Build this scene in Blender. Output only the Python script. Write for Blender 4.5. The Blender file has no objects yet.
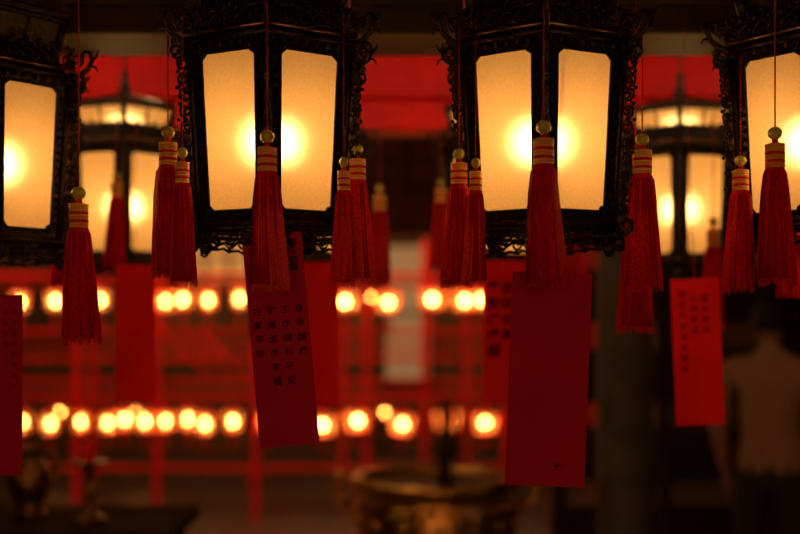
import bpy, math, random
from mathutils import Vector, Matrix
random.seed(7)
S=bpy.context.scene
CZ=1.6   # eye height
PI=math.pi

# ------------------------------------------------------------ materials
def mat(name,col,rough=.5,metal=0,emi=None,es=0,noise=0,nscale=20,bump=0,sheen=0,col2=None,coat=0,spec=.5):
    m=bpy.data.materials.new(name); m.use_nodes=True
    n=m.node_tree.nodes; l=m.node_tree.links
    b=n['Principled BSDF']
    b.inputs['Base Color'].default_value=(*col,1)
    b.inputs['Roughness'].default_value=rough
    b.inputs['Metallic'].default_value=metal
    b.inputs['Specular IOR Level'].default_value=spec
    if coat: b.inputs['Coat Weight'].default_value=coat
    if sheen: b.inputs['Sheen Weight'].default_value=sheen
    if emi:
        b.inputs['Emission Color'].default_value=(*emi,1); b.inputs['Emission Strength'].default_value=es
    if noise or bump or col2:
        tc=n.new('ShaderNodeTexCoord'); nz=n.new('ShaderNodeTexNoise')
        nz.inputs['Scale'].default_value=nscale; nz.inputs['Detail'].default_value=5
        l.new(tc.outputs['Object'],nz.inputs['Vector'])
        if noise or col2:
            mx=n.new('ShaderNodeMix'); mx.data_type='RGBA'
            c2=col2 if col2 else tuple(c*(1-noise) for c in col)
            mx.inputs[6].default_value=(*col,1); mx.inputs[7].default_value=(*c2,1)
            rp=n.new('ShaderNodeMapRange'); rp.inputs[1].default_value=.35; rp.inputs[2].default_value=.65
            l.new(nz.outputs['Fac'],rp.inputs[0]); l.new(rp.outputs[0],mx.inputs[0])
            l.new(mx.outputs[2],b.inputs['Base Color'])
        if bump:
            bp=n.new('ShaderNodeBump'); bp.inputs['Strength'].default_value=bump; bp.inputs['Distance'].default_value=.01
            l.new(nz.outputs['Fac'],bp.inputs['Height']); l.new(bp.outputs[0],b.inputs['Normal'])
    return m

def glassmat(name,col,emi,es,transp=0,f=.3):
    m=bpy.data.materials.new(name); m.use_nodes=True
    n=m.node_tree.nodes; l=m.node_tree.links; n.clear()
    out=n.new('ShaderNodeOutputMaterial')
    tr=n.new('ShaderNodeBsdfTranslucent')
    tc=n.new('ShaderNodeTexCoord'); nz=n.new('ShaderNodeTexNoise'); nz.inputs['Scale'].default_value=260; nz.inputs['Detail'].default_value=2
    l.new(tc.outputs['Object'],nz.inputs['Vector'])
    mx=n.new('ShaderNodeMix'); mx.data_type='RGBA'; mx.inputs[6].default_value=(*col,1); mx.inputs[7].default_value=(*[c*.58 for c in col],1)
    l.new(nz.outputs['Fac'],mx.inputs[0]); l.new(mx.outputs[2],tr.inputs[0])
    if transp:
        rf=n.new('ShaderNodeBsdfTransparent'); rf.inputs[0].default_value=(*col,1); f=transp
    else:
        rf=n.new('ShaderNodeBsdfRefraction'); rf.inputs[0].default_value=(1,.84,.54,1); rf.inputs['Roughness'].default_value=.76; rf.inputs['IOR'].default_value=1.35
    m1=n.new('ShaderNodeMixShader'); m1.inputs[0].default_value=f
    l.new(tr.outputs[0],m1.inputs[1]); l.new(rf.outputs[0],m1.inputs[2])
    em=n.new('ShaderNodeEmission'); em.inputs[0].default_value=(*emi,1); em.inputs[1].default_value=es
    ad=n.new('ShaderNodeAddShader'); l.new(m1.outputs[0],ad.inputs[0]); l.new(em.outputs[0],ad.inputs[1])
    l.new(ad.outputs[0],out.inputs[0])
    return m

M_black=mat('black_lacquer_metal',(.014,.010,.008),.28,.6,bump=.3,nscale=120,col2=(.05,.032,.016))
M_gold=mat('aged_brass',(.42,.24,.07),.35,1,noise=.6,nscale=90)
M_glass=glassmat('frosted_lantern_glass',(1,.62,.25),(1,.36,.06),.09)
M_red=mat('tassel_red_silk',(.90,.006,.012),.5,0,noise=.4,nscale=60,spec=.25)
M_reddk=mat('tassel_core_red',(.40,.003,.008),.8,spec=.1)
M_goldth=mat('gold_thread',(1.0,.60,.10),.45,.1,noise=.2,nscale=300)
M_bead=mat('jade_bead',(.50,.50,.04),.25,coat=.5)
M_card=mat('red_card_paper',(.50,.003,.030),.7,noise=.12,nscale=9,spec=.15)
M_cardb=mat('lit_red_card_paper',(.95,.008,.008),.7,noise=.12,nscale=9,spec=.15)  # rear cards: lantern light put into a brighter red; candles share it
M_ink=mat('ink',(.008,.002,.004),.8,spec=.1)
M_inkg=mat('faded_ink',(.14,.004,.01),.8,spec=.1)
M_beam=mat('red_lacquer_beam',(.92,.007,.005),.5,noise=.3,nscale=5,bump=.1,spec=.25)
M_wood=mat('dark_wood',(.036,.011,.006),.5,noise=.6,nscale=7,bump=.3,spec=.3)
M_wall=mat('smoky_plaster_wall',(.17,.075,.022),.8,noise=.6,nscale=1.5,bump=.2)
M_ceil=mat('sooty_ceiling',(.03,.012,.008),.8,noise=.5,nscale=3)
M_stone=mat('grey_stone',(.07,.055,.04),.65,noise=.4,nscale=8,bump=.3)
M_bronze=mat('bronze',(.75,.42,.11),.32,1,noise=.4,nscale=12,bump=.25)
M_string=mat('red_cord',(.50,.01,.012),.7)

# ------------------------------------------------------------ mesh builder
class MB:
    def __init__(s): s.v=[]; s.f=[]; s.m=[]; s.sm=[]
    def add(s,vs,fs,mi=0,smooth=False):
        o=len(s.v); s.v+= [tuple(v) for v in vs]
        for f in fs: s.f.append([i+o for i in f]); s.m.append(mi); s.sm.append(smooth)
    def box(s,x0,x1,y0,y1,z0,z1,mi=0):
        s.add([(x0,y0,z0),(x1,y0,z0),(x1,y1,z0),(x0,y1,z0),(x0,y0,z1),(x1,y0,z1),(x1,y1,z1),(x0,y1,z1)],
              [(0,3,2,1),(4,5,6,7),(0,1,5,4),(1,2,6,5),(2,3,7,6),(3,0,4,7)],mi)
    def tube(s,pts,r,n=5,mi=0,closed=False):
        P=[Vector(p) for p in pts]; N=len(P); vs=[]; fs=[]
        up=None
        for i,p in enumerate(P):
            a=P[(i-1)%N] if (closed or i>0) else p
            b=P[(i+1)%N] if (closed or i<N-1) else p
            t=(b-a)
            if t.length<1e-9: t=Vector((0,0,1))
            t.normalize()
            if up is None:
                up=Vector((0,0,1)) if abs(t.z)<.9 else Vector((1,0,0))
            u=(up-t*up.dot(t))
            if u.length<1e-5: u=t.orthogonal()
            u.normalize(); w=t.cross(u); up=u
            rr=r[i] if isinstance(r,(list,tuple)) else r
            for k in range(n):
                an=2*PI*k/n; vs.append(p+u*math.cos(an)*rr+w*math.sin(an)*rr)
        M=N if closed else N-1
        for i in range(M):
            j=(i+1)%N
            for k in range(n):
                fs.append((i*n+k,i*n+(k+1)%n,j*n+(k+1)%n,j*n+k))
        if not closed:
            fs.append(tuple(range(n-1,-1,-1))); fs.append(tuple((N-1)*n+k for k in range(n)))
        s.add(vs,fs,mi,n>4)
    def lathe(s,prof,n=24,mi=0,c=(0,0,0),smooth=True,a0=0,fn=None):
        vs=[];fs=[]
        for i,(r,z) in enumerate(prof):
            for k in range(n):
                a=a0+2*PI*k/n; rr=r*(fn(k,i) if fn else 1)
                vs.append((c[0]+rr*math.cos(a),c[1]+rr*math.sin(a),c[2]+z))
        for i in range(len(prof)-1):
            for k in range(n):
                fs.append((i*n+k,i*n+(k+1)%n,(i+1)*n+(k+1)%n,(i+1)*n+k))
        s.add(vs,fs,mi,smooth)
    def ball(s,c,r,mi=0,n=10,sz=1):
        s.lathe([(max(1e-5,r*math.sin(PI*i/6)),-r*sz*math.cos(PI*i/6)) for i in range(7)],n,mi,c)
    def mesh(s,name,mats):
        me=bpy.data.meshes.new(name); me.from_pydata(s.v,[],s.f)
        for m in mats: me.materials.append(m)
        me.polygons.foreach_set('material_index',s.m); me.polygons.foreach_set('use_smooth',s.sm)
        me.update(); return me
def obj(name,me,parent=None,loc=(0,0,0),rot=(0,0,0),sc=(1,1,1)):
    o=bpy.data.objects.new(name,me); S.collection.objects.link(o)
    o.location=loc; o.rotation_euler=rot; o.scale=sc
    if parent: o.parent=parent
    return o
def empty(name,loc=(0,0,0),rot=(0,0,0)):
    return obj(name,None,None,loc,rot)

# ------------------------------------------------------------ palace lantern
RB,RT,H=.140,.158,.285
def Rz(z): return RB+(RT-RB)*z/H
def cor(k,R,z):
    a=-PI/2+k*PI/3; return Vector((R*math.cos(a),R*math.sin(a),z))
def fp(k,u,z,R=None,out=0):
    R=Rz(z) if R is None else R
    p=cor(k,R,z).lerp(cor(k+1,R,z),u)
    a=-PI/2+(k+.5)*PI/3
    return p+Vector((math.cos(a),math.sin(a),0))*out
def spiral(c,r,a0,turns,d=1,n=11,shrink=.78):
    o=[]
    for i in range(n):
        t=i/(n-1); a=a0+d*turns*2*PI*t; rr=r*(1-shrink*t)
        o.append((c[0]+rr*math.cos(a),c[1]+rr*math.sin(a)))
    return o
fr=MB(); gl=MB(); cg=MB()
for k in range(6):
    # posts
    fr.tube([cor(k,Rz(z)+.001,z) for z in (-.015,.1,.2,.3)],.0075,6,0)
    fr.tube([cor(k,Rz(z)+.009,z) for z in (0,.1,.2,.285)],.0022,5,1)
    # face stiles ring + glass
    side=Rz(.14); uL=.022/side; uR=1-uL; ch=.011; cu=ch/side; zb,zt=.008,.277; z0,z1=-.012,.297
    inn=[(uL+cu,zb),(uR-cu,zb),(uR,zb+ch),(uR,zt-ch),(uR-cu,zt),(uL+cu,zt),(uL,zt-ch),(uL,zb+ch)]
    outp=[(uL+cu,z0),(uR-cu,z0),(1,zb+ch),(1,zt-ch),(uR-cu,z1),(uL+cu,z1),(0,zt-ch),(0,zb+ch)]
    I=[fp(k,*p) for p in inn]; O=[fp(k,*p) for p in outp]
    C=[fp(k,1,z0),fp(k,1,z1),fp(k,0,z1),fp(k,0,z0)]
    fr.add(I+O+C,[(0,8,9,1),(1,9,16,10,2),(2,10,11,3),(3,11,17,12,4),(4,12,13,5),(5,13,18,14,6),(6,14,15,7),(7,15,19,8,0)],0)
    gl.add([fp(k,*p,None,-.002) for p in inn],[tuple(range(8))],0)
    fr.tube([fp(k,*p,None,.002) for p in inn],.0026,5,0,True)
    # bead-work beside the glass
    for j in range(17):
        z=.022+j*.0148
        for u in (uL*.55,1-uL*.55):
            fr.ball(fp(k,u,z,None,.003),.0036,0,6)
    # small leaf scrolls in the stile corners
    for (u,z,sg) in ((uL,zt,1),(uR,zt,-1),(uL,zb,1),(uR,zb,-1)):
        fr.tube([fp(k,u+sg*a/side,z+b,None,.003) for a,b in spiral((.004,0),.009,PI/2,1.1,sg)],.0018,4,0)
    # rims
    for z,R,r,mi in ((-.014,RB+.006,.0065,0),(-.026,RB+.002,.004,0),(.300,RT+.008,.007,0),(.312,RT+.012,.004,1),(.355,.138,.005,0),(.407,.155,.006,0),(.42,.158,.004,0)):
        fr.tube([cor(k,R,z),cor(k+1,R,z)],r,6,mi)
    # apron fretwork below
    for j in range(5):
        u=.1+.2*j; c=(u,-.034)
        fr.tube([fp(k,u+a/RB,-.034+b,RB+.004) for a,b in spiral((0,0),.0125,PI/2,1.35,1 if j%2 else -1)],.0028,4,0)
        fr.ball(fp(k,u,-.050+.004*abs(j-2),RB+.004),.0042,0,6)
    fr.tube([fp(k,i/14,-.047-.006*math.sin(i/14*PI*5)**2+.006*abs(i/7-1),RB+.004) for i in range(15)],.0028,5,0)
    # dark upper band
    fr.add([cor(k,RT,.297),cor(k+1,RT,.297),cor(k+1,.132,.355),cor(k,.132,.355)],[(0,1,2,3)],0)
    # eave cresting
    for j in range(6):
        u=(j+.5)/6; h=.012+.006*(1-abs(u-.5)*2)
        fr.tube([fp(k,u+a/RT,.328+b,RT+.014) for a,b in spiral((0,0),h,-PI/2,1.4,1 if j<3 else -1)],.0026,4,0)
        fr.tube([fp(k,u+a/RT,.350+b,RT+.006) for a,b in spiral((0,0),h*.6,PI/2,1.2,-1 if j<3 else 1)],.0022,4,0)
        fr.ball(fp(k,u,.343+h*.9,RT+.012),.0045,0,6)
    fr.tube([fp(k,i/16,.318+.010*math.sin(i/16*PI*6)**2,RT+.014) for i in range(17)],.0024,4,0)
    for j in range(8):
        u=(j+.5)/8; fr.ball(fp(k,u,.290,RT+.010),.0045,0,6,1.4)
    # crown
    cg.add([cor(k,.133,.358),cor(k+1,.133,.358),cor(k+1,.150,.404),cor(k,.150,.404)],[(0,1,2,3)],0)
    fr.tube([cor(k,.136,.353),cor(k,.154,.41)],.0085,5,0)
    fr.tube([fp(k,.5,.355,.134),fp(k,.5,.407,.152)],.003,5,0)
    # cap
    fr.add([cor(k,.158,.42),cor(k+1,.158,.42),cor(k+1,.075,.445),cor(k,.075,.445)],[(0,1,2,3)],0)
    fr.add([cor(k,.075,.445),cor(k+1,.075,.445),cor(k+1,.02,.46),cor(k,.02,.46)],[(0,1,2,3)],0)
    # bottom plate with light hole
    fr.add([cor(k,RB,-.012),cor(k+1,RB,-.012),cor(k+1,.07,-.02),cor(k,.07,-.02)],[(0,1,2,3)],0)
    # radial fretwork on each post
    def rad(r,z): return cor(k,r,z)
    nf=10
    for j in range(nf):
        z=.015+j*.0275; d=1 if j%2 else -1; R0=Rz(z)+.015
        rr=.0105+.003*(j/nf)
        fr.tube([rad(R0+a,z+b) for a,b in spiral((0,0),rr,PI*.5*d,1.45,-d)],.0029,4,0)
        fr.ball(rad(R0+.012+.003*(j%2),z+.012),.0036,0,6)
    fr.tube([rad(Rz(z)+.022+.004*math.sin(z*180),z) for z in [i*.0095 for i in range(31)]],.0022,4,0)
    fr.tube([rad(Rz(z)+.013+.004*math.cos(z*180),z) for z in [i*.0095 for i in range(31)]],.0024,4,0)
    # dragon bracket under the eave corner
    br=[(.160,.285),(.172,.300),(.186,.306),(.200,.316),(.207,.332),(.203,.346),(.194,.350),(.188,.343),(.191,.336)]
    fr.tube([rad(a,b) for a,b in br],[.006,.0065,.006,.0055,.005,.0042,.0035,.003,.002],6,0)
    fr.tube([rad(a,b) for a,b in spiral((.183,.282),.016,PI*.9,1.3,1)],.0035,5,0)
    fr.tube([rad(a,b) for a,b in spiral((.178,.333),.013,-PI*.4,1.4,1)],.003,5,0)
    fr.tube([rad(.207,.332),rad(.216,.338),rad(.220,.350)],[.004,.003,.001],5,0)
    fr.tube([rad(.203,.32),rad(.214,.318),rad(.219,.309)],[.0035,.0025,.001],5,0)
    fr.ball(rad(.19,.297),.0055,0,6)
    # foot scrolls
    fr.tube([rad(a,b) for a,b in [(RB,-.012),(RB+.010,-.024),(RB+.022,-.030),(RB+.033,-.022),(RB+.033,-.009),(RB+.023,-.004),(RB+.017,-.012),(RB+.022,-.017)]],[.006,.006,.006,.0055,.005,.0045,.0035,.003],6,0)
    fr.ball(rad(RB+.010,-.044),.0125,0,10)
    fr.tube([rad(RB+.004,-.02),rad(RB+.006,-.04)],.006,6,0)
    fr.tube([rad(a,b) for a,b in spiral((RB+.014,-.052),.010,PI*.8,1.2,1)],.0026,4,0)
fr.lathe([(.001,.53),(.008,.525),(.012,.515),(.008,.502),(.016,.474),(.02,.457)],12,0)
fr.tube([(0,0,.50),(0,0,.62)],.0035,6,0)
fr.lathe([(.001,.26),(.016,.26),(.016,.22),(.011,.205),(.001,.205)],12,1)
fr.tube([(0,0,.255),(0,0,.47)],.003,6,0)
me_frame=fr.mesh('lantern_frame',[M_black,M_gold]); me_glass=gl.mesh('lantern_glass',[M_glass])
me_crown=cg.mesh('lantern_crown',[M_glass]); me_crownd=cg.mesh('lantern_crown_lacquered',[M_black])
def bulb(e,w,z):
    L=bpy.data.lights.new('bulb','POINT'); L.energy=w; L.color=(1,.62,.27); L.shadow_soft_size=.028
    obj('bulb',L,e,(0,0,z))
def lantern(x,y,z,rot=0,w=.55,top=None,bulbz=.14,dark=False):
    e=empty('palace_lantern',(x,y,CZ+z),(0,0,rot))
    obj('frame',me_frame,e); obj('glass_panels',me_glass,e); obj('crown_panels',me_crownd if dark else me_crown,e)
    bulb(e,w,bulbz)
    if not dark: bulb(e,w*.6,.375)
    if top:
        b=MB(); b.tube([(0,0,.61),(0,0,top-z)],.004,6); obj('hanging_rod',b.mesh('rod',[M_black]),e)
    return e
# front row
TOPF=.82
P1=1.45
lantern(-.79,2.15,.170,math.radians(20),P1,TOPF,dark=True)
lantern(-.228,2.0,.185,math.radians(3),P1,TOPF,dark=True)
lantern(.252,2.0,.185,math.radians(-4),P1*1.1,TOPF,dark=True)
lantern(.748,2.0,.185,math.radians(-21),P1,TOPF,dark=True)
lantern(1.24,2.02,.19,0,P1,TOPF,dark=True)
lantern(-1.32,2.1,.19,0,P1,TOPF,dark=True)
# second row
for x in (-1.30,-.777,-.254,.269,.791,1.31): lantern(x,3.14,.188+random.uniform(-.006,.006),-math.atan2(x,3.14)+random.uniform(-.04,.04),P1,TOPF)
# unseen row behind the camera, added to light tassels and cards
for x in (-1.0,-.45,.5,1.05): lantern(x,-.35,.30,0,P1,TOPF)

# ------------------------------------------------------------ tassels
def tassel_mesh(seed):
    rnd=random.Random(seed); b=MB()
    b.ball((0,0,.004),.044,2,12)
    b.ball((0,0,-.045),.020,0,8)
    prof=[(.012,-.055),(.040,-.064),(.050,-.080),(.050,-.115)]
    b.lathe(prof,18,0)
    z=-.068
    for i in range(9):
        b.lathe([(.049,z),(.0585,z-.002),(.0585,z-.0145),(.049,z-.0165)],18,1 if i not in(3,6) else 0); z-=.0178
    b.lathe([(.049,-.11),(.052,-.16),(.049,-.235),(.055,-.25)],18,0)
    ph=[rnd.uniform(-.08,.08) for _ in range(40)]
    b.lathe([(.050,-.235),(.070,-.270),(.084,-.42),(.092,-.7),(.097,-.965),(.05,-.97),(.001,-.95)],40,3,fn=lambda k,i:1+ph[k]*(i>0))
    lean=rnd.uniform(-.03,.03)
    for i in range(160):
        a=rnd.uniform(0,2*PI); s=rnd.uniform(.9,1.12); w=rnd.uniform(-.05,.05)
        L=rnd.uniform(.93,1.02)
        pts=[]
        for t in (0,.06,.2,.5,.8,1):
            zz=-.225-(L-.225)*t
            r=(.050+(.054*(t**.42)))*(1+(s-1)*t)
            aa=a+w*t*3
            pts.append((r*math.cos(aa)+lean*t*t,r*math.sin(aa),zz))
        b.tube(pts,[.0045,.0045,.004,.004,.0036,.003],3,0)
    return b.mesh('tassel_body',[M_red,M_goldth,M_bead,M_reddk])
TM=[tassel_mesh(i) for i in range(4)]
def tassel(x,y,z,L,up,i=0,wid=1.0):
    e=empty('red_tassel',(x,y,CZ+z),(0,0,random.uniform(0,6)))
    obj('tassel_body',TM[i%4],e,sc=(L*wid*1.1,L*wid*1.1,L))
    b=MB(); b.tube([(0,0,0),(0,0,(up-z)*.5),(0,0,up-z)],.0013 if wid==1 else .0008,5); obj('cord',b.mesh('cord',[M_string]),e)
EV=.185+.335
T=[(-.558,1.93,.226,.260,.80),(-.713,2.35,.28,.20,.80),(-.403,1.93,.332,.250,EV),(-.366,1.87,.287,.222,EV),
(-.214,1.79,.301,.245,EV),(-.074,1.93,.302,.229,EV),(-.094,1.86,.270,.207,EV),(.102,1.92,.293,.229,EV),(.128,1.88,.272,.205,EV),
(.2315,1.79,.316,.26,EV),(.4186,1.92,.318,.259,EV),(.4546,2.14,.265,.28,.8),(.6006,1.96,.287,.23,EV),(.621,1.84,.315,.249,.8),
(.739,2.1,.25,.2,.8),(-.735,1.93,.28,.22,.8),
(-.748,2.93,.389,.238,.8),(-.054,2.98,.362,.257,.8),(.108,2.98,.38,.23,.8),(.818,2.9,.267,.278,.8),(.456,2.9,.32,.216,.8),
(-.50,3.9,.20,.26,.9),(.40,3.9,.17,.27,.9)]
for i,t in enumerate(T): tassel(*t,i=i,wid=.82 if i in (3,6,8) else 1.0)

# ------------------------------------------------------------ prayer cards
def text_mesh(ch,size,bold=0):
    c=bpy.data.curves.new('t','FONT'); c.body=ch; c.size=size; c.align_x='CENTER'; c.align_y='CENTER'; c.extrude=0; c.resolution_u=3; c.offset=bold
    o=bpy.data.objects.new('t',c); S.collection.objects.link(o)
    bpy.context.view_layer.update()
    me=bpy.data.meshes.new_from_object(o.evaluated_get(bpy.context.evaluated_depsgraph_get()))
    bpy.data.objects.remove(o); return me
def card(x,y,z,w,h,tilt,m,cols=(),ink=None,up=.5,yaw=0,bold=0):
    e=empty('prayer_card',(x,y,CZ+z),(0,tilt,yaw))
    b=MB(); b.box(-w/2,w/2,-.0007,.0007,-h/2,h/2)
    me=b.mesh('card',[m]); o=obj('paper',me,e)
    bv=o.modifiers.new('b','BEVEL'); bv.width=.0005
    s=MB(); s.tube([(0,0,h/2-.006),(0,0,h/2+.03),(0,0,up-z)],.0008,5)
    s.tube([(.004*math.cos(a),-.001,h/2-.008+.004*math.sin(a)) for a in [i*PI/5 for i in range(10)]],.0008,4,0,True)
    obj('cord',s.mesh('cord',[M_string]),e)
    vs=[];fs=[];rnd=random.Random(3)
    for (cx,zt,step,size,txt) in cols:
        for i,ch in enumerate(txt):
            if ch==' ': continue
            tm=text_mesh(ch,size*rnd.uniform(.92,1.08),bold)
            a=rnd.uniform(-.08,.08); ox=cx+rnd.uniform(-.0008,.0008)
            off=len(vs)
            for v in tm.vertices:
                px=v.co.x*math.cos(a)-v.co.y*math.sin(a)+.1*v.co.y; pz=v.co.x*math.sin(a)+v.co.y*math.cos(a)
                vs.append((ox+px,-.0013,zt-i*step+pz))
            for p in tm.polygons: fs.append([q+off for q in p.vertices])
    if vs:
        me=bpy.data.meshes.new('writing'); me.from_pydata(vs,[],fs); me.materials.append(ink or M_ink); obj('writing',me,e)
    return e
R=math.radians
card(-.202,1.88,-.027,.101,.36,R(-4.9),M_card,
     [(.028,.155,.030,.028,'祝福'),
      (.036,.050,.024,.0155,'身体健康'),(.012,.050,.024,.0155,'工作順利平安'),
      (-.012,.050,.024,.0155,'学業進步幸福'),(-.036,.050,.024,.0155,'合家平安')],up=.42,bold=.0002)
cb=card(.2514,1.88,-.094,.135,.361,R(2.2),M_card,[],up=.5)
k=MB()
for a in (-.5,0,.5,1.0):
    k.tube([(.018,-.0012,-.150),(.018+.006*math.sin(a),-.0012,-.150+.008*math.cos(a)),(.018+.015*math.sin(a*1.3),-.0012,-.150+.014*math.cos(a))],[.0006,.001,.0004],4)
k.tube([(.006,-.0012,-.152),(.030,-.0012,-.152)],.0005,4)
obj('printed_mark',k.mesh('mark',[M_inkg]),cb)
card(-.722,2.0,-.11,.085,.324,0,M_card,[(.028,.13,.019,.012,'福壽康寧如意吉祥'),(.012,.13,.019,.012,'平安喜樂')],M_inkg,up=.5)
card(-.69,2.9,-.024,.104,.357,0,M_cardb,[],up=.7)
card(-.214,2.88,-.026,.11,.375,0,M_cardb,[],up=.7)
card(.275,2.85,-.02,.125,.368,0,M_cardb,[(-.035,.11,.04,.034,'平安健康福'),(.0,.11,.04,.034,'吉祥如意')],M_ink,up=.7,bold=.0008)
card(.67,2.5,-.063,.11,.33,R(-2.5),M_cardb,[(-.03,.13,.024,.018,'闔家平安身体健康'),(-.005,.12,.024,.018,'心想事成'),(.02,.12,.024,.018,'福如東海')],M_inkg,up=.7)

# ------------------------------------------------------------ room shell
def single(name,mb,mats,bev=0):
    o=obj(name,mb.mesh(name,mats))
    if bev:
        b=o.modifiers.new('b','BEVEL'); b.width=bev; b.segments=2
    return o
b=MB(); b.box(-6,6,-3,14,-.1,0); fl=single('floor',b,[mat('stone_floor',(.10,.07,.05),.35,noise=.4,nscale=2)])
m=fl.data.materials[0]; nt=m.node_tree; br=nt.nodes.new('ShaderNodeTexBrick'); br.offset=0; br.inputs['Scale'].default_value=1.6
br.inputs['Color1'].default_value=(.10,.065,.045,1); br.inputs['Color2'].default_value=(.075,.05,.035,1); br.inputs['Mortar'].default_value=(.02,.015,.01,1); br.inputs['Mortar Size'].default_value=.012; br.inputs['Brick Width'].default_value=1; br.inputs['Row Height'].default_value=1
tcx=nt.nodes.new('ShaderNodeTexCoord'); nt.links.new(tcx.outputs['Object'],br.inputs['Vector']); nt.links.new(br.outputs[0],nt.nodes['Principled BSDF'].inputs['Base Color'])
b=MB(); b.box(-6,6,-3,14,3.6,3.7); single('ceiling',b,[M_ceil])
b=MB(); b.box(-6.2,6.2,14,14.2,0,3.6); single('wall_back',b,[M_wall])
b=MB(); b.box(-6.2,-6,-3,14,0,3.6); single('wall_left',b,[M_wall])
b=MB(); b.box(6,6.2,-3,14,0,3.6); single('wall_right',b,[M_wall])
b=MB(); b.box(-6.2,6.2,-3.2,-3,0,3.6); single('wall_front',b,[M_wall])
M_day=mat('dim_paper_pane',(.4,.28,.16),.7,emi=(.85,.52,.22),es=.18)
M_warm=mat('warm_lit_pane',(.5,.3,.1),.6,emi=(1,.42,.10),es=.45)
def window(name,x0,x1,z0,z1,m,nx=2,nz=3):
    e=empty(name,((x0+x1)/2,13.97,(z0+z1)/2)); w=(x1-x0)/2; h=(z1-z0)/2
    p=MB(); p.box(-w,w,-.005,.005,-h,h); obj('pane',p.mesh('pane',[m]),e)
    f=MB()
    for sx in (-w,w): f.box(sx-.04,sx+.04,-.05,.03,-h-.04,h+.04)
    for sz in (-h,h): f.box(-w-.04,w+.04,-.052,.03,sz-.04,sz+.04)
    for i in range(1,nx): f.box(-w+2*w*i/nx-.02,-w+2*w*i/nx+.02,-.03,.02,-h,h)
    for i in range(1,nz): f.box(-w,w,-.028,.02,-h+2*h*i/nz-.02,-h+2*h*i/nz+.02)
    obj('frame',f.mesh('frame',[M_wood]),e)
window('window_1',-.22,.40,.85,2.62,M_day,1,2)
window('window_2',-2.75,-1.85,2.1,2.75,M_warm,3,2)
# overhead beams
b=MB(); b.box(-5.99,5.99,3.42,3.60,CZ+.70,CZ+.835); b.box(-5.99,5.99,3.40,3.62,CZ+.835,CZ+.85); b.box(-5.99,5.99,3.44,3.58,CZ+.60,CZ+.685)
b.box(-5.99,5.99,3.46,3.56,CZ+.685,CZ+.70)
for i in range(-6,7): b.box(i*.523-.02,i*.523+.02,3.425,3.44,CZ+.605,CZ+.68)
single('red_beam',b,[M_beam],.004)
b=MB(); b.box(-5.99,5.99,2.52,2.74,CZ+.66,CZ+.90); b.box(-5.99,5.99,2.50,2.76,CZ+.72,CZ+.74); single('dark_beam',b,[M_wood],.006)
# added strip light, hidden behind the dark beam to brighten the red beam
e=empty('added_beam_wash',(0,2.79,CZ+.80))
b=MB(); b.box(-4,4,-.03,0,-.02,.03); obj('housing',b.mesh('housing',[M_black]),e)
L=bpy.data.lights.new('strip','AREA'); L.shape='RECTANGLE'; L.size=8; L.size_y=.04; L.energy=230; L.color=(1,.72,.48)
obj('strip',L,e,(0,.012,0),(PI/2,0,PI))
b=MB()
for y in (-.35,2.0,3.14): b.box(-5.99,5.99,y-.05,y+.2,CZ+.82,CZ+.96)
for x in (-4,-2,0,2,4): b.box(x-.06,x+.06,-2.85,4.1,CZ+.96,CZ+1.1)
b.box(-5.99,5.99,3.86,3.98,CZ+.90,CZ+.96)
single('hanging_rafters',b,[M_wood],.005)
b=MB(); Y=7.0
b.box(-5.99,5.99,Y,Y+.15,2.15,2.38); b.box(-5.99,5.99,Y,Y+.15,2.95,3.59)
for i in range(-23,24): b.box(i*.25-.025,i*.25+.025,Y+.04,Y+.1,2.38,2.95)
for z in (2.5,2.66,2.82): b.box(-5.99,5.99,Y+.05,Y+.09,z-.015,z+.015)
b.box(-5.99,5.99,Y+.10,Y+.12,2.38,2.95)
single('transom_screen',b,[mat('dark_red_wood',(.12,.010,.006),.5,noise=.4,nscale=6,spec=.2)],.004)
# unseen entrance behind the camera, added as soft front fill light
e=empty('fill_door_1',(0,-2.98,1.3)); b=MB()
for sx in (-1.3,1.3): b.box(sx-.06,sx+.06,-.01,.08,-1.3,1.36)
b.box(-1.36,1.36,-.01,.08,1.3,1.42); obj('fill_door_frame',b.mesh('fill_door_frame',[M_beam]),e)
L=bpy.data.lights.new('front_fill_light','AREA'); L.shape='RECTANGLE'; L.size=2.4; L.size_y=2.5; L.energy=225; L.color=(1,.78,.60)
obj('front_fill_light',L,e,(0,.03,0),(PI/2,0,PI))

def column(x,y,r):
    b=MB(); b.lathe([(r*1.6,0),(r*1.6,.12),(r*1.35,.16),(r*1.5,.24),(r*1.1,.34),(r,.38),(r*.98,3.3),(r*1.2,3.36),(r*1.2,3.44),(r*1.05,3.46),(r*1.5,3.59)],28,c=(x,y,0)); single('stone_column',b,[M_stone])
column(.93,4.6,.115); column(-3.6,6.0,.16)
b=MB()
b.box(2.4,5.98,7.0,7.1,0,2.15); 
for x in (1.0,1.65,2.35,3.2,4.1): b.box(x-.05,x+.05,6.95,7.13,0,2.15)
for i in range(4): b.box(1.0+.0,2.4,7.03,7.07,.1+.5*i,.45+.5*i)
single('timber_partition',b,[M_wood],.006)

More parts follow.
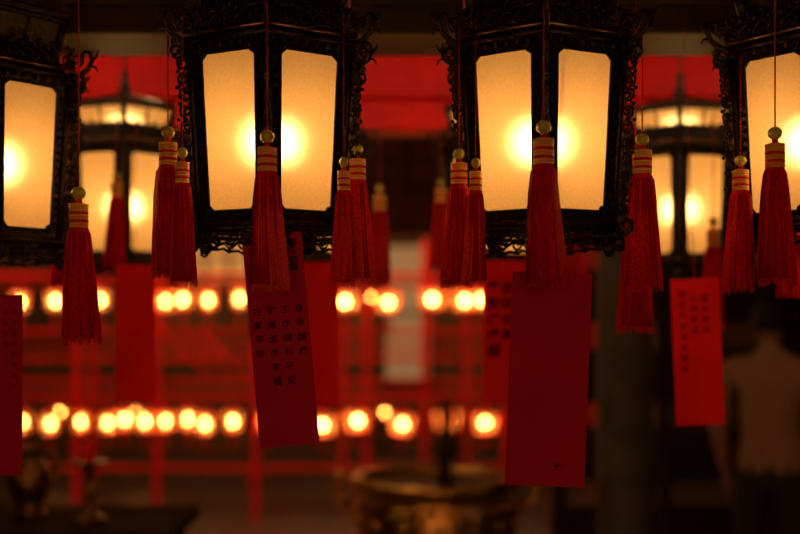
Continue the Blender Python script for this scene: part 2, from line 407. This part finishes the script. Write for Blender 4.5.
# ------------------------------------------------------------ lantern racks with little lamps
M_amb=glassmat('amber_lamp_glass',(1,.60,.20),(1,.34,.05),.40,transp=.80)
M_bulb=mat('lamp_bulb',(1,.8,.5),.5,emi=(1,.68,.33),es=55)
def lampmesh(br):
    lm=MB()
    lm.lathe([(.001,.135),(.012,.13),(.03,.105),(.10,.078),(.105,.07),(.001,.068)],6,0,smooth=False)
    lm.lathe([(.001,-.10),(.05,-.10),(.06,-.085),(.085,-.075),(.085,-.068),(.001,-.066)],6,0,smooth=False)
    lm.lathe([(.078,-.068),(.095,.068)],6,1,smooth=False)
    for k in range(6):
        a=k*PI/3; lm.tube([(.08*math.cos(a),.08*math.sin(a),-.07),(.097*math.cos(a),.097*math.sin(a),.07)],.0045,5,0)
        lm.tube([(.105*math.cos(a),.105*math.sin(a),.07),(.118*math.cos(a),.118*math.sin(a),.088)],.004,5,0)
    lm.ball((0,0,.0),br,2,12,1.2)
    lm.tube([(0,0,-.10),(0,0,-.13)],.004,5,0); lm.lathe([(.004,-.13),(.016,-.15),(.022,-.22),(.001,-.22)],8,3)
    lm.tube([(0,0,.13),(0,0,.185)],.003,5,0)
    return lm.mesh('small_lamp',[M_beam,M_amb,M_bulb,M_red])
me_l=lampmesh(.027)
XA=[-3.08,-2.79,-2.43,-1.90,-1.76,-1.555,-1.30,-.445,-.097,.26,.527,.664]
XB=[-3.06,-2.835,-2.59,-2.365,-2.23,-2.065,-1.90,-1.717,-1.58,-1.353,-1.07,-.63,-.34,.016,.38,.69]
e=empty('lamp_rack',(0,9,0))
b=MB()
for z in (1.97,.99): b.box(-4.6,.85,-.025,.025,z,z+.045)
for z in (1.52,1.30,1.12,.42): b.box(-4.6,.85,-.02,.02,z,z+.035)
for x in (-4.6,-3.65,-2.62,-1.97,-1.17,-.27,.2,.85): b.box(x-.025,x+.025,-.03,.03,0,2.9)
b.box(-4.6,.85,-.03,.03,2.86,2.92)
for x in (-1.9,-1.75,-1.6): b.tube([(x,0,1.52),(x+.42,0,1.12)],.016,6)
for x in (-4.6,-2.62,-.27,.85): b.box(x-.04,x+.04,-.3,.3,0,.05)
obj('red_frame',b.mesh('rack_frame',[M_beam]),e)
for i,x in enumerate(XA): 
    s=.75 if x<-.5 else 1.15
    obj('lamp_a%d'%i,me_l,e,(x,-.0,1.79+random.uniform(-.02,.02)),(0,0,random.uniform(0,1)),(s,s,1))
for i,x in enumerate(XB):
    s=.75 if x<-.8 else 1.15
    obj('lamp_b%d'%i,me_l,e,(x,0,.81+random.uniform(-.035,.02)),(0,0,random.uniform(0,1)),(s,s,1))
e=empty('lamp_rack',(0,11.6,0))
b=MB()
for z in (1.35,.84,1.99): b.box(-4.5,2.0,-.025,.025,z,z+.04)
for x in (-4.5,-3.2,-1.5,-.6,.7,2.0): b.box(x-.03,x+.03,-.03,.03,0,2.9)
for x in (-4.5,-1.5,2.0): b.box(x-.04,x+.04,-.3,.3,0,.05)
obj('red_frame',b.mesh('rack_frame',[M_beam]),e)
for i,x in enumerate((-3.39,-2.61,-.31)): obj('lamp_a%d'%i,me_l,e,(x,0,1.88),(0,0,random.uniform(0,1)),(.6,.6,.6))
for i,x in enumerate((-3.55,-2.77,-.16)): obj('lamp_b%d'%i,me_l,e,(x,0,.68),(0,0,random.uniform(0,1)),(.6,.6,.6))
# unseen pendant lights, added to brighten the hall, racks and burner
for (x,y,z,w) in ((-3.2,7.9,2.92,50),(-1.2,7.9,2.92,50),(.6,7.9,2.92,50),(-3.0,12.4,2.92,24),(-.8,12.4,2.92,24),(1.2,12.4,2.92,20),(-.75,4.35,3.25,22),(-2.2,5.2,3.25,16)):
    e=empty('added_pendant',(x,y,z)); b=MB(); top=3.6-z
    b.lathe([(.001,.10),(.03,.09),(.05,.06),(.19,-.02),(.20,-.04),(.18,-.025),(.05,.045),(.001,.05)],20,0)
    b.tube([(0,0,.1),(0,0,top)],.006,6,0); b.tube([(0,0,.05),(0,0,.0)],.012,8,0)
    obj('shade',b.mesh('shade',[M_black]),e)
    L=bpy.data.lights.new('bulb','POINT'); L.energy=w; L.color=(1,.52,.22); L.shadow_soft_size=.05; obj('bulb',L,e,(0,0,-.05))

# ------------------------------------------------------------ bronze incense burner
e=empty('incense_burner',(.16,5.0,0))
b=MB(); r=.37
b.lathe([(.001,.50),(.18,.50),(.28,.54),(.35,.64),(.375,.74),(.34,.82),(.33,.85),(.385,.87),(.395,.90),(.385,.92),(.35,.92),(.335,.88),(.345,.86)],40,0)
b.lathe([(.345,.865),(.001,.875)],40,1)
for k in range(3):
    a=PI/2+k*2*PI/3; c,s=math.cos(a),math.sin(a)
    b.tube([(.27*c,.27*s,.60),(.33*c,.33*s,.45),(.30*c,.30*s,.25),(.31*c,.31*s,.08),(.35*c,.35*s,.0)],[.08,.07,.05,.045,.06],12)
for sx in (-1,1):
    b.tube([(sx*.37,0,.78),(sx*.44,0,.80),(sx*.46,0,.87),(sx*.43,0,.93),(sx*.40,0,.93)],.020,10)
for k in range(16):
    a=k*PI/8; b.ball((.375*math.cos(a),.375*math.sin(a),.74),.022,0,8)
for k in range(30):
    a=k*PI/15; b.tube([(.36*math.cos(a),.36*math.sin(a),.80),(.375*math.cos(a+.08),.375*math.sin(a+.08),.83)],.008,5)
obj('bowl',b.mesh('bowl',[M_bronze,mat('ash',(.22,.18,.14),.95,noise=.4,nscale=30)]),e)
b=MB(); rnd=random.Random(2)
for i in range(26):
    x=.045+rnd.gauss(0,.018); y=rnd.gauss(0,.018); b.tube([(x,y,.86),(x*1.0+rnd.gauss(0,.012),y+rnd.gauss(0,.012),1.18+rnd.uniform(0,.1))],.0035,5)
b.lathe([(.02,.86),(.03,.9),(.025,1.0),(.035,1.02),(.03,1.05)],12,0,c=(.045,0,0))
obj('incense_sticks',b.mesh('sticks',[M_wood]),e)

# ------------------------------------------------------------ altar table with candle stand, lower left
e=empty('altar_table',(-1.45,4.3,0))
b=MB(); b.box(-.75,.62,-.3,.3,.80,.85); b.box(-.70,.57,-.27,.27,.68,.80)
for x in (-.68,.52):
    for y in (-.25,.2): b.box(x,x+.06,y,y+.06,0,.68)
for i in range(8): b.tube([(-.66+.16*i+a,-.275,.735+c) for a,c in spiral((0,0),.045,PI/2,1.4,1 if i%2 else -1)],.008,5)
o=obj('table',b.mesh('table',[mat('worn_altar_wood',(.03,.010,.006),.8,noise=.5,nscale=7,spec=.1)]),e)
M_brd=mat('dull_bronze',(.34,.17,.05),.4,1,noise=.5,nscale=12,bump=.2)
def candlestick(x,y,z,s=1):
    e=empty('bronze_candlestick',(x,y,z)); b=MB()
    b.lathe([(.001,0),(.075,0),(.08,.015),(.05,.03),(.02,.06),(.018,.10),(.035,.12),(.04,.14),(.018,.16),(.016,.24),(.03,.25),(.085,.275),(.09,.285),(.03,.28),(.001,.28)],24,0)
    b.lathe([(.022,.28),(.022,.36),(.015,.365),(.001,.365)],14,1)
    obj('stand',b.mesh('stand',[M_brd,M_cardb]),e,sc=(s,s,s))
candlestick(-1.18,4.22,.85,.8); candlestick(-1.75,4.25,.85,.8)
e=empty('bronze_vase',(-1.44,4.32,.85)); b=MB()
b.lathe([(.001,0),(.07,0),(.075,.02),(.05,.05),(.09,.11),(.115,.17),(.10,.23),(.055,.27),(.045,.30),(.07,.335),(.075,.34),(.06,.335),(.04,.30)],28)
for sx in (-1,1): b.tube([(sx*.10,0,.22),(sx*.14,0,.25),(sx*.13,0,.30),(sx*.06,0,.31)],.011,8)
obj('vase',b.mesh('vase',[M_brd]),e,sc=(.8,.8,.8))

# ------------------------------------------------------------ visitor standing at the right, seen from behind
def skin_mesh(name,V,E,Rr,root=0,sub=2):
    me=bpy.data.meshes.new(name); me.from_pydata(V,E,[]); o=bpy.data.objects.new(name,me); S.collection.objects.link(o)
    sk=o.modifiers.new('skin','SKIN'); sk.use_smooth_shade=True
    for i,r in enumerate(Rr):
        d=me.skin_vertices[0].data[i]; d.radius=(r,r) if not isinstance(r,tuple) else r; d.use_root=(i==root)
    ss=o.modifiers.new('s','SUBSURF'); ss.levels=sub; ss.render_levels=sub
    bpy.context.view_layer.update()
    m2=bpy.data.meshes.new_from_object(o.evaluated_get(bpy.context.evaluated_depsgraph_get()))
    bpy.data.objects.remove(o); return m2
def person():
    e=empty('visitor',(1.74,5.2,0),(0,0,R(155)))
    V=[(0,0,.95),(0,0,1.10),(0,.005,1.25),(0,.01,1.38),(0,.005,1.46),(0,-.01,1.52)]
    Rr=[(.15,.11),(.135,.10),(.155,.11),(.15,.10),(.06,.06),(.055,.055)]
    E=[(0,1),(1,2),(2,3),(3,4),(4,5)]
    for sx in (-1,1):
        o=len(V)
        V+=[(sx*.175,0,1.40),(sx*.225,.01,1.27),(sx*.245,.02,1.12),(sx*.235,-.06,.98),(sx*.225,-.12,.88)]
        Rr+=[.058,.05,.042,.036,.027]; E+=[(3,o),(o,o+1),(o+1,o+2),(o+2,o+3),(o+3,o+4)]
        o=len(V)
        V+=[(sx*.09,0,.86),(sx*.10,-.005,.68),(sx*.10,-.01,.48),(sx*.10,.015,.28),(sx*.10,.02,.09),(sx*.105,-.10,.035),(sx*.11,-.17,.03)]
        Rr+=[.095,.08,.06,.055,.042,.038,.028]; E+=[(0,o),(o,o+1),(o+1,o+2),(o+2,o+3),(o+3,o+4),(o+4,o+5),(o+5,o+6)]
    me=skin_mesh('body',V,E,Rr)
    ms=[mat('skin',(.40,.21,.13),.55),mat('beige_shirt',(.33,.17,.10),.8,noise=.15,nscale=12,bump=.3),mat('dark_trousers',(.015,.013,.013),.8),mat('shoe_leather',(.015,.012,.01),.4)]
    for m in ms: me.materials.append(m)
    for p in me.polygons:
        z=p.center.z; x=abs(p.center.x)
        if z<.07: i=3
        elif z<.93 and x<.2: i=2
        elif z>1.455: i=0
        elif x>.19 and z<1.14: i=0
        else: i=1
        p.material_index=i
    obj('body',me,e)
    b=MB(); n=24; prof=[]
    for i in range(17):
        t=i/16; ph=PI*t; z=-math.cos(ph)*.118; r=math.sin(ph)
        w=.078*(r**.8)*(1-.18*max(0,-z/.118)); prof.append((w,z))
    vs=[];fs=[]
    for i,(w,z) in enumerate(prof):
        for k in range(n):
            a=2*PI*k/n; x=w*math.cos(a); y=w*1.22*math.sin(a)
            if y<0 and z<0: y*=1-.12*(-z/.118)
            vs.append((x,y,z))
    for i in range(16):
        for k in range(n): fs.append((i*n+k,i*n+(k+1)%n,(i+1)*n+(k+1)%n,(i+1)*n+k))
    b.add(vs,fs,0,True)
    b.tube([(0,-.088,.012),(0,-.103,-.01),(0,-.112,-.03),(0,-.094,-.038)],[.006,.009,.013,.008],8,0)
    b.tube([(-.024,-.083,-.058),(0,-.091,-.056),(.024,-.083,-.058)],[.003,.006,.003],6,1)
    for sx in (-1,1):
        b.ball((sx*.03,-.082,.008),.011,2,10); b.ball((sx*.03,-.0915,.008),.0045,3,8)
        b.tube([(sx*.016,-.09,.026),(sx*.032,-.089,.031),(sx*.048,-.078,.026)],.0035,5,3)
        b.tube([(sx*.078,.0,-.025),(sx*.085,.006,-.012),(sx*.09,.014,.012),(sx*.084,.008,.026),(sx*.078,-.002,.015)],[.006,.008,.007,.006,.004],6,0)
    obj('head',b.mesh('head',[ms[0],mat('lips',(.45,.14,.12),.5),mat('eye_white',(.7,.7,.68),.3),mat('hair_dark',(.008,.006,.005),.6,bump=.5,nscale=80,spec=.2)]),e,(0,-.02,1.625),(R(8),0,0))
    b=MB(); vs=[];fs=[]
    for i in range(12):
        for k in range(28):
            a=2*PI*k/28; front=max(0,-math.sin(a)); low=-.075+.12*front**.6
            th=i/11; z=.13-(.13-low)*th; zz=min(1,max(-1,z/.132)); w=.089*math.sqrt(max(0.0,1-zz*zz))**.8
            vs.append((w*math.cos(a),w*1.22*math.sin(a)+.006,z+.003*math.sin(k*3)))
    for i in range(11):
        for k in range(28): fs.append((i*28+k,i*28+(k+1)%28,(i+1)*28+(k+1)%28,(i+1)*28+k))
    b.add(vs,fs,0,True); obj('hair',b.mesh('hair',[bpy.data.materials['hair_dark']]),e,(0,-.02,1.625),(R(8),0,0))
    b=MB(); b.lathe([(.072,1.45),(.068,1.475),(.062,1.475),(.064,1.45)],20,0); obj('collar',b.mesh('collar',[ms[1]]),e)
    for sx in (-1,1):
        hv=[(sx*.225,-.12,.885),(sx*.223,-.135,.85),(sx*.222,-.15,.82)]
        me=skin_mesh('palm',hv,[(0,1),(1,2)],[.023,.027,.024],0,1); me.materials.append(ms[0])
        obj('palm',me,e)
        h=MB()
        for j,(dy,L) in enumerate(((-.026,.070),(-.009,.078),(.009,.072),(.026,.058))):
            y0=-.152+dy; h.tube([(sx*.222,y0,.825),(sx*.220,y0-.006,.825-L*.45),(sx*.212,y0-.008,.825-L*.78),(sx*.203,y0-.004,.825-L)],[.009,.0085,.0075,.006],8)
        h.tube([(sx*.220,-.15,.865),(sx*.212,-.182,.845),(sx*.207,-.195,.815)],[.011,.010,.007],8)
        obj('fingers',h.mesh('fingers',[ms[0]]),e)
person()

# ------------------------------------------------------------ world + camera
w=bpy.data.worlds.new('world'); S.world=w; w.use_nodes=True
w.node_tree.nodes['Background'].inputs[0].default_value=(.9,.5,.3,1); w.node_tree.nodes['Background'].inputs[1].default_value=.004
cam=bpy.data.cameras.new('camera'); co=obj('camera',cam,None,(0,0,CZ),(PI/2,0,0))
cam.lens=50; cam.sensor_width=36; cam.shift_y=57/800; cam.clip_start=.05
cam.dof.use_dof=True; cam.dof.focus_distance=1.88; cam.dof.aperture_fstop=1.5
S.camera=co
S.view_settings.view_transform='Standard'
